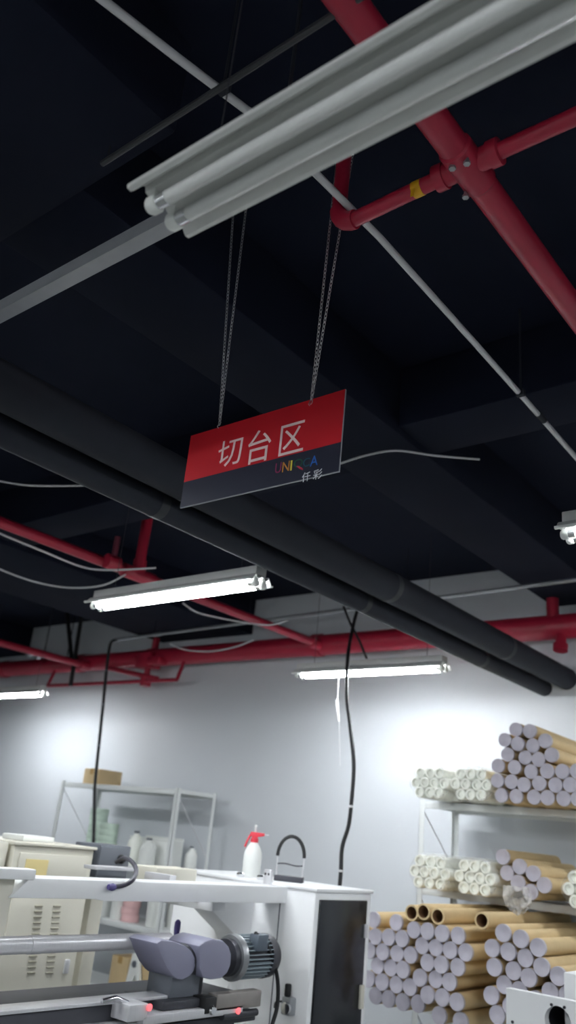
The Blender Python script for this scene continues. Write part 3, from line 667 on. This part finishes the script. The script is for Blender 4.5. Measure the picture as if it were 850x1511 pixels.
for k in range(30):
    an = 2*math.pi*k/30; ca, sa = math.cos(an), math.sin(an); w = .0024
    def P3(rad, off, y): return (gx-.07+ca*rad-sa*off, y, mzc.z+sa*rad+ca*off)
    ya, yb = y0+.06, y1-.045
    v = [bm.verts.new(P3(r_, o_, y_)) for y_ in (ya, yb) for r_, o_ in ((mr*.80, -w), (mr*.80, w), (mr*1.0, w*.6), (mr*1.0, -w*.6))]
    for f in ((0, 1, 2, 3), (7, 6, 5, 4), (0, 4, 5, 1), (1, 5, 6, 2), (2, 6, 7, 3), (3, 7, 4, 0)): bm.faces.new([v[i] for i in f])
o = part('cooling_fins', bm, mat('fin_paint', '#93a0a8', .4, .1), mc); o['kind'] = 'stuff'
part('motor_flange', tube(NB(), [(gx-.07, y0+.03, mzc.z), (gx-.07, y0+.042, mzc.z), (gx-.07, y0+.056, mzc.z), (gx-.07, y0+.064, mzc.z)], [mr*.98, mr*1.05, mr*1.05, mr*.98], 28), M_GALV, mc)
bm = NB(); lathe(bm, (gx-.07, y1-.045, mzc.z), [(mr*1.0, 0), (mr*1.03, .01), (mr*1.0, .045), (mr*.88, .06), (mr*.5, .066)], 28, (0, 1, 0)); part('fan_cover', bm, M_DGREY, mc)
part('terminal_box', box(NB(), (gx-.03, y0+.1, mzc.z+.03), (gx+.02, y0+.17, mzc.z+.095), .006), M_MOTOR, mc)
P = [(gx-.01, y0+.135, mzc.z+.085), atx(378, 1378, gx), atx(392, 1392, gx), atx(404, 1420, gx), atx(410, 1450, gx), atx(409, 1485, gx), atx(402, 1511, gx), atx(396, 1540, gx)]
part('motor_cable', tube(NB(), smooth_path(P, 6), .0085, 10), M_RUBBER, mc, 'black motor cable')
# motor stand, slides, bed
zz = lambda px, py, X=gx: atx(px, py, X).z
yy = lambda px, py, X=gx: atx(px, py, X).y
part('motor_stand', box(NB(), (gx-.15, yy(258, 1455), zz(270, 1474)), (gx-.02, yy(300, 1455), zz(270, 1438)), .004), M_BOXG, mc)
part('motor_stand', box(NB(), (gx-.12, yy(300, 1455), zz(300, 1474)), (gx-.05, yy(313, 1455), zz(300, 1440)), .004), M_DGREY, mc)
zb_ = zz(270, 1474)
part('slide_plate', box(NB(), (gx-.20, yy(235, 1480), zb_-.028), (gx+.02, yy(318, 1480), zb_), .004), M_DGREY, mc)
part('slide_plate', box(NB(), (gx-.24, yy(200, 1485), zb_-.06), (gx+.05, yy(345, 1485), zb_-.03), .004), M_STEEL, mc)
part('slide_plate', box(NB(), (gx-.22, yy(215, 1495), zb_-.10), (gx+.02, yy(372, 1495), zb_-.062), .004), M_DGREY, mc)
part('steel_box', box(NB(), (gx+.0, yy(320, 1480, gx+.05), zz(330, 1492, gx+.05)), (gx+.05, yy(385, 1480, gx+.05), zz(330, 1467, gx+.05)), .004), mat('dull_steel', '#9c9793', .4, .4, .1, 30), mc, 'brushed steel sensor box')
part('black_clamp', box(NB(), (gx-.02, yy(303, 1480, gx+.05), zz(310, 1496, gx+.05)), (gx+.052, yy(319, 1480, gx+.05), zz(310, 1472, gx+.05)), .004), M_RUBBER, mc)
part('knob', lathe(NB(), (gx+.05, yy(297, 1481), zz(297, 1486)), [(.014, 0), (.016, .01), (.012, .018)], 14, (1, 0, 0)), M_CHROME, mc)
lower = zz(330, 1492, gx+.05)
part('guide_rod', tube(NB(), [(gx+.04, yy(330, 1500, gx+.05), lower-.02), (gx+.04, yy(380, 1500, gx+.05), lower-.02)], .014, 14), M_DGREY, mc)
for px, py in ((222, 1487), (353, 1492)):
    c = atx(px, py, gx+.058); part('indicator_light', lathe(NB(), (c.x-.006, c.y, c.z), [(.012, 0), (.012, .004), (.008, .007)], 14, (1, 0, 0)), M_LED, mc, 'glowing red indicator')
c0 = atx(190, 1478, gx+.02)
part('slide_clamp', box(NB(), (gx-.1, yy(176, 1490), zz(190, 1503)), (gx+.05, yy(205, 1490), zz(190, 1478)), .006), M_STEEL, mc)
part('chrome_lever', tube(NB(), [atx(150, 1477, gx), atx(170, 1473, gx), atx(188, 1480, gx)], [.008, .011, .009], 12), M_CHROME, mc)
rz = zz(85, 1482, gx-.05)
part('bed_rail', box(NB(), (gx-.12, 1.4, rz-.012), (gx-.03, 2.6, rz), .003), M_STEEL, mc, 'bright steel rail')
part('bed', box(NB(), (gx-.36, 1.4, .42), (gx-.04, 2.95, rz-.012), .006), M_DGREY, mc)
part('bed_rail', box(NB(), (gx-.05, 1.4, rz-.085), (gx+.02, 2.75, rz-.065), .003), M_STEEL, mc)
for y in (1.55, 2.65): part('bed_leg', box(NB(), (gx-.34, y, 0), (gx-.08, y+.22, .42), .006), M_BEIGE, mc)
# fittings on the white panel
c = aty(431, 1478, BY0)
part('regulator_body', box(NB(), (c.x-.025, BY0-.045, c.z-.05), (c.x+.025, BY0, c.z+.02), .006), M_GALV, mc)
part('regulator_knob', lathe(NB(), (c.x-.01, BY0-.024, c.z+.02), [(.012, 0), (.015, .006), (.015, .045), (.012, .05)], 14), M_RUBBER, mc)
part('pressure_gauge', lathe(NB(), (c.x+.01, BY0-.044, c.z-.02), [(.022, 0), (.024, .004), (.024, .016), (.018, .018)], 18, (0, -1, 0)), M_CHROME, mc)
part('air_hose', tube(NB(), smooth_path([(c.x-.02, BY0-.03, c.z), (c.x-.06, BY0-.04, c.z-.01), aty(405, 1487, BY0-.05)], 5), .004, 8), M_RUBBER, mc)
c = aty(393, 1303, BY0-.02)
part('toggle_latch', box(NB(), (c.x-.022, BY0-.02, c.z-.05), (c.x+.022, BY0, c.z+.06), .004), M_STEEL, mc)
for dz in (-.04, .04):
    for dx in (-.01, .01): part('screw', lathe(NB(), (c.x+dx, BY0-.018, c.z+dz), [(.006, 0), (.006, .004)], 8, (0, -1, 0)), M_DGREY, mc)
for px in (355, 385):
    c = aty(px, 1290, BY0+.04); part('thumb_screw', lathe(NB(), (c.x, BY0+.04, MT+.011), [(.016, 0), (.02, .006), (.02, .016), (.014, .022)], 14), M_CHROME, mc)
c = aty(320, 1352, BY0-.06)
part('bearing_hub', lathe(NB(), (c.x, BY0, c.z), [(.06, 0), (.06, .03), (.045, .045), (.02, .05)], 24, (0, -1, 0)), M_MACH, mc)
c = aty(262, 1366, BY0-.38)
part('stop_bracket', tube(NB(), [(c.x, c.y, c.z-.04), (c.x, c.y, c.z-.01), (c.x, c.y, c.z+.015), (c.x, c.y, c.z+.025)], [.012, .015, .014, .006], 12), M_PURP, mc, 'dark purple stop pin')
part('control_box', box(NB(), (-3.15, 2.84, MT-.1), (-3.0, 3.1, MT+.035), .006), M_BEIGE, mc, 'small beige switch box')
part('control_box_bracket', box(NB(), (-3.1, 3.0, MT-.12), (-2.78, 3.08, MT-.08), .004), M_MACH, mc)
# hose arching over the beam
P = [atx(172, 1272, -3.1), atx(184, 1266, -3.0), atx(195, 1272, -2.85), atx(201, 1284, -2.72), atx(196, 1298, -2.66), atx(183, 1306, -2.655), atx(166, 1309, -2.655)]
part('coolant_hose', tube(NB(), smooth_path(P, 6), .009, 10), mat('dark_violet_hose', '#2c2a3a', .5), mc, 'dark curved hose')
part('hose_nozzle', tube(NB(), [P[-1]+Vector((0, .012, 0)), P[-1], P[-1]-Vector((0, .02, 0))], [.010, .014, .010], 12), M_PURP, mc)
part('steel_tray', box(NB(), (-2.98, atx(122, 1286, -2.98).y, MT+.02), (-2.9, atx(186, 1286, -2.98).y, MT+.034), .003), M_STEEL, mc)
part('tray_arm', box(NB(), (-2.95, 2.72, MT-.05), (-2.79, 2.76, MT+.02), .003), M_STEEL, mc)

# ------------------------------------------------------------------ on top of the machine
b0 = atz(370, 1294, MT+.012)
t = thing('spray_bottle', (b0.x, b0.y, MT+.012), 'white pump spray bottle with a red trigger head on the machine', 'spray bottle')
part('bottle', lathe(NB(), (b0.x, b0.y, MT+.0125), [(.044, 0), (.047, .006), (.047, .10), (.044, .118), (.034, .142), (.022, .158), (.017, .166)], 26), M_PLASTW, t)
hx = Vector((math.cos(.65), math.sin(.65), 0)); hc = Vector((b0.x, b0.y, MT+.178))
part('collar', lathe(NB(), hc, [(.021, 0), (.021, .018), (.016, .022)], 18), M_REDPL, t)
bm = NB(); side = Vector((-hx.y, hx.x, 0))
pr = [(-.030, .014), (-.022, .038), (.05, .036), (.05, .022), (.016, .014), (.012, -.002), (-.014, -.002), (-.016, .016)]
prism(bm, [hc - side*.011 + hx*a + Vector((0, 0, .012+b)) for a, b in pr], side*.022, .002); part('spray_head', bm, M_REDPL, t)
part('trigger', tube(NB(), smooth_path([hc+hx*-.022+Vector((0, 0, .036)), hc+hx*-.036+Vector((0, 0, .008)), hc+hx*-.046+Vector((0, 0, -.026))], 5), .006, 10), M_REDPL, t)
part('nozzle', tube(NB(), [hc+hx*.05+Vector((0, 0, .041)), hc+hx*.072+Vector((0, 0, .041))], .003, 10), M_STEEL, t)
part('pump_rod', tube(NB(), [hc+Vector((0, 0, .05)), hc+Vector((0, 0, .075)), hc+Vector((0, 0, .076)), hc+Vector((0, 0, .084))], [.004, .004, .008, .008], 10), M_PLASTW, t)

b0 = atz(426, 1301, MT+.012); dv = Vector((math.cos(.55), math.sin(.55), 0))
t = thing('carrying_rack', (b0.x, b0.y, MT+.012), 'black arched hose handle on a thin steel frame with a dark base', 'handle')
s2 = Vector((-dv.y, dv.x, 0)); hw = .072
bm = NB(); prism(bm, [b0-dv*hw-s2*.04, b0+dv*hw-s2*.04, b0+dv*hw+s2*.04, b0-dv*hw+s2*.04], (0, 0, .026), .004); part('base_block', bm, M_DGREY, t)
for s in (-1, 1): part('upright', tube(NB(), [b0+dv*s*hw*.9+Vector((0, 0, .02)), b0+dv*s*hw*.95+Vector((0, 0, .125))], .004, 8), M_STEEL, t)
arc = [b0+dv*(hw*.95*math.cos(a))+Vector((0, 0, .115+.098*math.sin(a))) for a in [math.pi*k/16 for k in range(17)]]
part('arched_handle', tube(NB(), arc, .009, 12), M_RUBBER, t)
part('cross_bar', tube(NB(), smooth_path([b0-dv*hw*.95+Vector((0, 0, .078)), b0-dv*hw*.3+Vector((0, 0, .082)), b0+dv*hw*.4+Vector((0, 0, .076)), b0+dv*hw*.95+Vector((0, 0, .08))], 4), .0035, 8), M_DGREY, t)

# ------------------------------------------------------------------ beige control cabinets behind the shaft
GX = -3.5
def yz(px, py): q = atx(px, py, GX); return q.y, q.z
ca, _ = yz(22, 1250); cb, _ = yz(139, 1256); ctop = CAM_H-.147
t = thing('control_cabinet', (GX-.3, (ca+cb)/2, 0), 'beige steel control cabinet with louvre slots behind the steel shaft', 'cabinet')
part('cabinet_body', box(NB(), (GX-.6, ca, 0), (GX, cb, ctop), .006), M_BEIGE, t)
part('cabinet_lid', box(NB(), (GX-.61, ca-.01, ctop), (GX+.012, cb+.01, ctop+.014), .004), M_BEIGE, t)
d_ = part('cabinet_door', box(NB(), (GX, ca+.03, .12), (GX+.014, cb-.03, CAM_H-.36), .004), M_BEIGE, t)
slot = None
for pxc in (57, 84):
    for k in range(17):
        py = 1337 + k*8.2
        if py > 1440: continue
        q = atx(pxc - (py-1337)*.115, py, GX+.014)
        part('louvre', box(NB(), (GX+.013, q.y-.022, q.z-.004), (GX+.019, q.y+.022, q.z+.004), .002, 1), mat('louvre_shadow_paint', '#a7a392', .5), d_)
q = atx(97, 1426, GX+.014); part('lock', box(NB(), (GX+.013, q.y-.014, q.z-.03), (GX+.026, q.y+.014, q.z+.03), .005), M_STEEL, d_)
ntp = atx(55, 1281, GX+.02)
part('upper_panel', box(NB(), (GX, ca+.03, CAM_H-.33), (GX+.01, cb-.03, ctop-.03), .004), M_BEIGE, t)
part('paper_note', box(NB(), (GX+.010, ntp.y-.062, ntp.z-.036), (GX+.013, ntp.y+.062, ntp.z+.036)), M_NOTE, t, 'pale yellow paper note')
part('top_fitting', box(NB(), (GX-.3, ca+.12, ctop+.014), (GX-.12, ca+.3, ctop+.04), .006), M_PLASTW, t)
t = thing('control_cabinet', (GX-.3, ca-.3, 0), 'beige steel cabinet cut by the left edge of the picture', 'cabinet')
part('cabinet_body', box(NB(), (GX-.6, ca-.62, 0), (GX-.02, ca-.02, ctop+.01), .006), M_BEIGE, t)
part('cabinet_door', box(NB(), (GX-.02, ca-.6, .12), (GX-.006, ca-.05, ctop-.06), .004), M_BEIGE, t)
part('door_handle', box(NB(), (GX-.008, ca-.10, CAM_H-.62), (GX+.006, ca-.06, CAM_H-.52), .004), M_RUBBER, t)
# slate grey switch box behind the beam
g0, g1 = yz(141, 1250)[0], yz(194, 1250)[0]
t = thing('switch_box', (GX-.1, (g0+g1)/2, 0), 'slate grey switch box on a post beside the beige cabinet', 'switch box')
part('enclosure', box(NB(), (GX-.2, g0+.03, CAM_H-.27), (GX, g1, CAM_H-.118), .006), M_BOXG, t)
part('cover', box(NB(), (GX, g0+.03, CAM_H-.262), (GX+.008, g1-.012, CAM_H-.126), .003), M_BOXG, t)
q = atx(180, 1268, GX+.02); part('cable_gland', lathe(NB(), (GX+.006, q.y, q.z), [(.022, 0), (.022, .015), (.014, .03)], 12, (1, 0, 0)), M_RUBBER, t)
part('post', box(NB(), (GX-.14, (g0+g1)/2-.04, 0), (GX-.06, (g0+g1)/2+.04, CAM_H-.27), .004), M_BEIGE, t)
for k in range(3): part('knob', lathe(NB(), (GX-.05, g0+.031, CAM_H-.15-.035*k), [(.012, 0), (.012, .014)], 10, (0, -1, 0)), M_RUBBER, t)

# ------------------------------------------------------------------ white bearing plate of another machine, bottom right
PY = 2.0
pl, pt = aty(747, 1459, PY), aty(850, 1477, PY); ph = aty(823, 1507, PY)
t = thing('machine_stand', (pl.x+.2, PY+.15, 0), 'white machine frame with a round bore at the bottom right corner', 'machine')
bm = NB(); zt_ = (pl.z+pt.z)/2; R_ = .029; seg = 28; x0_, x1_, zb0 = pl.x, pl.x+.42, zt_-.22
def plate(bm, y, yth):
    for (yy_, flip) in ((y, False), (y+yth, True)):
        rin = [bm.verts.new((ph.x+R_*math.cos(2*math.pi*k/seg), yy_, ph.z+R_*math.sin(2*math.pi*k/seg))) for k in range(seg)]
        rout = []
        for k in range(seg):
            a = 2*math.pi*k/seg; dx, dz = math.cos(a), math.sin(a); s = 1e9
            if dx > 1e-6: s = min(s, (x1_-ph.x)/dx)
            if dx < -1e-6: s = min(s, (x0_-ph.x)/dx)
            if dz > 1e-6: s = min(s, (zt_-ph.z)/dz)
            if dz < -1e-6: s = min(s, (zb0-ph.z)/dz)
            rout.append([ph.x+dx*s, yy_, ph.z+dz*s])
        for (cx_, cz_) in ((x0_, zt_), (x1_, zt_), (x0_, zb0), (x1_, zb0)):
            k = min(range(seg), key=lambda i: (rout[i][0]-cx_)**2+(rout[i][2]-cz_)**2); rout[k] = [cx_, yy_, cz_]
        rout = [bm.verts.new(q) for q in rout]
        for k in range(seg): bm.faces.new((rin[k], rin[(k+1) % seg], rout[(k+1) % seg], rout[k]))
        if not flip: keep = (rin, rout)
        else:
            for A_, B_ in ((keep[0], rin), (keep[1], rout)):
                for k in range(seg): bm.faces.new((A_[k], A_[(k+1) % seg], B_[(k+1) % seg], B_[k]))
plate(bm, PY, .022); part('bearing_plate', bm, M_MACH, t)
part('bore', lathe(NB(), (ph.x+.0, PY+.02, ph.z), [(R_+.004, 0), (R_+.004, .09), (.001, .09)], seg, (0, 1, 0), close=False), M_HOLE, t, 'dark round bore')
for px, py in ((814, 1482.5), (833, 1486.5), (756.5, 1508)):
    q = aty(px, py, PY); part('screw', lathe(NB(), (q.x, PY+.001, q.z), [(.0032, 0), (.0032, .003)], 10, (0, -1, 0)), M_DGREY, t)
u0 = aty(831, 1434, PY+.06)
part('upper_block', box(NB(), (u0.x, PY+.06, zt_-.1), (u0.x+.3, PY+.2, u0.z), .004), M_MACH, t)
part('column', box(NB(), (pl.x+.06, PY+.03, 0), (pl.x+.40, PY+.32, zb0+.06), .006), M_MACH, t)
part('column_top', box(NB(), (pl.x+.13, PY+.12, zb0+.05), (pl.x+.40, PY+.3, zt_-.06), .006), M_MACH, t)
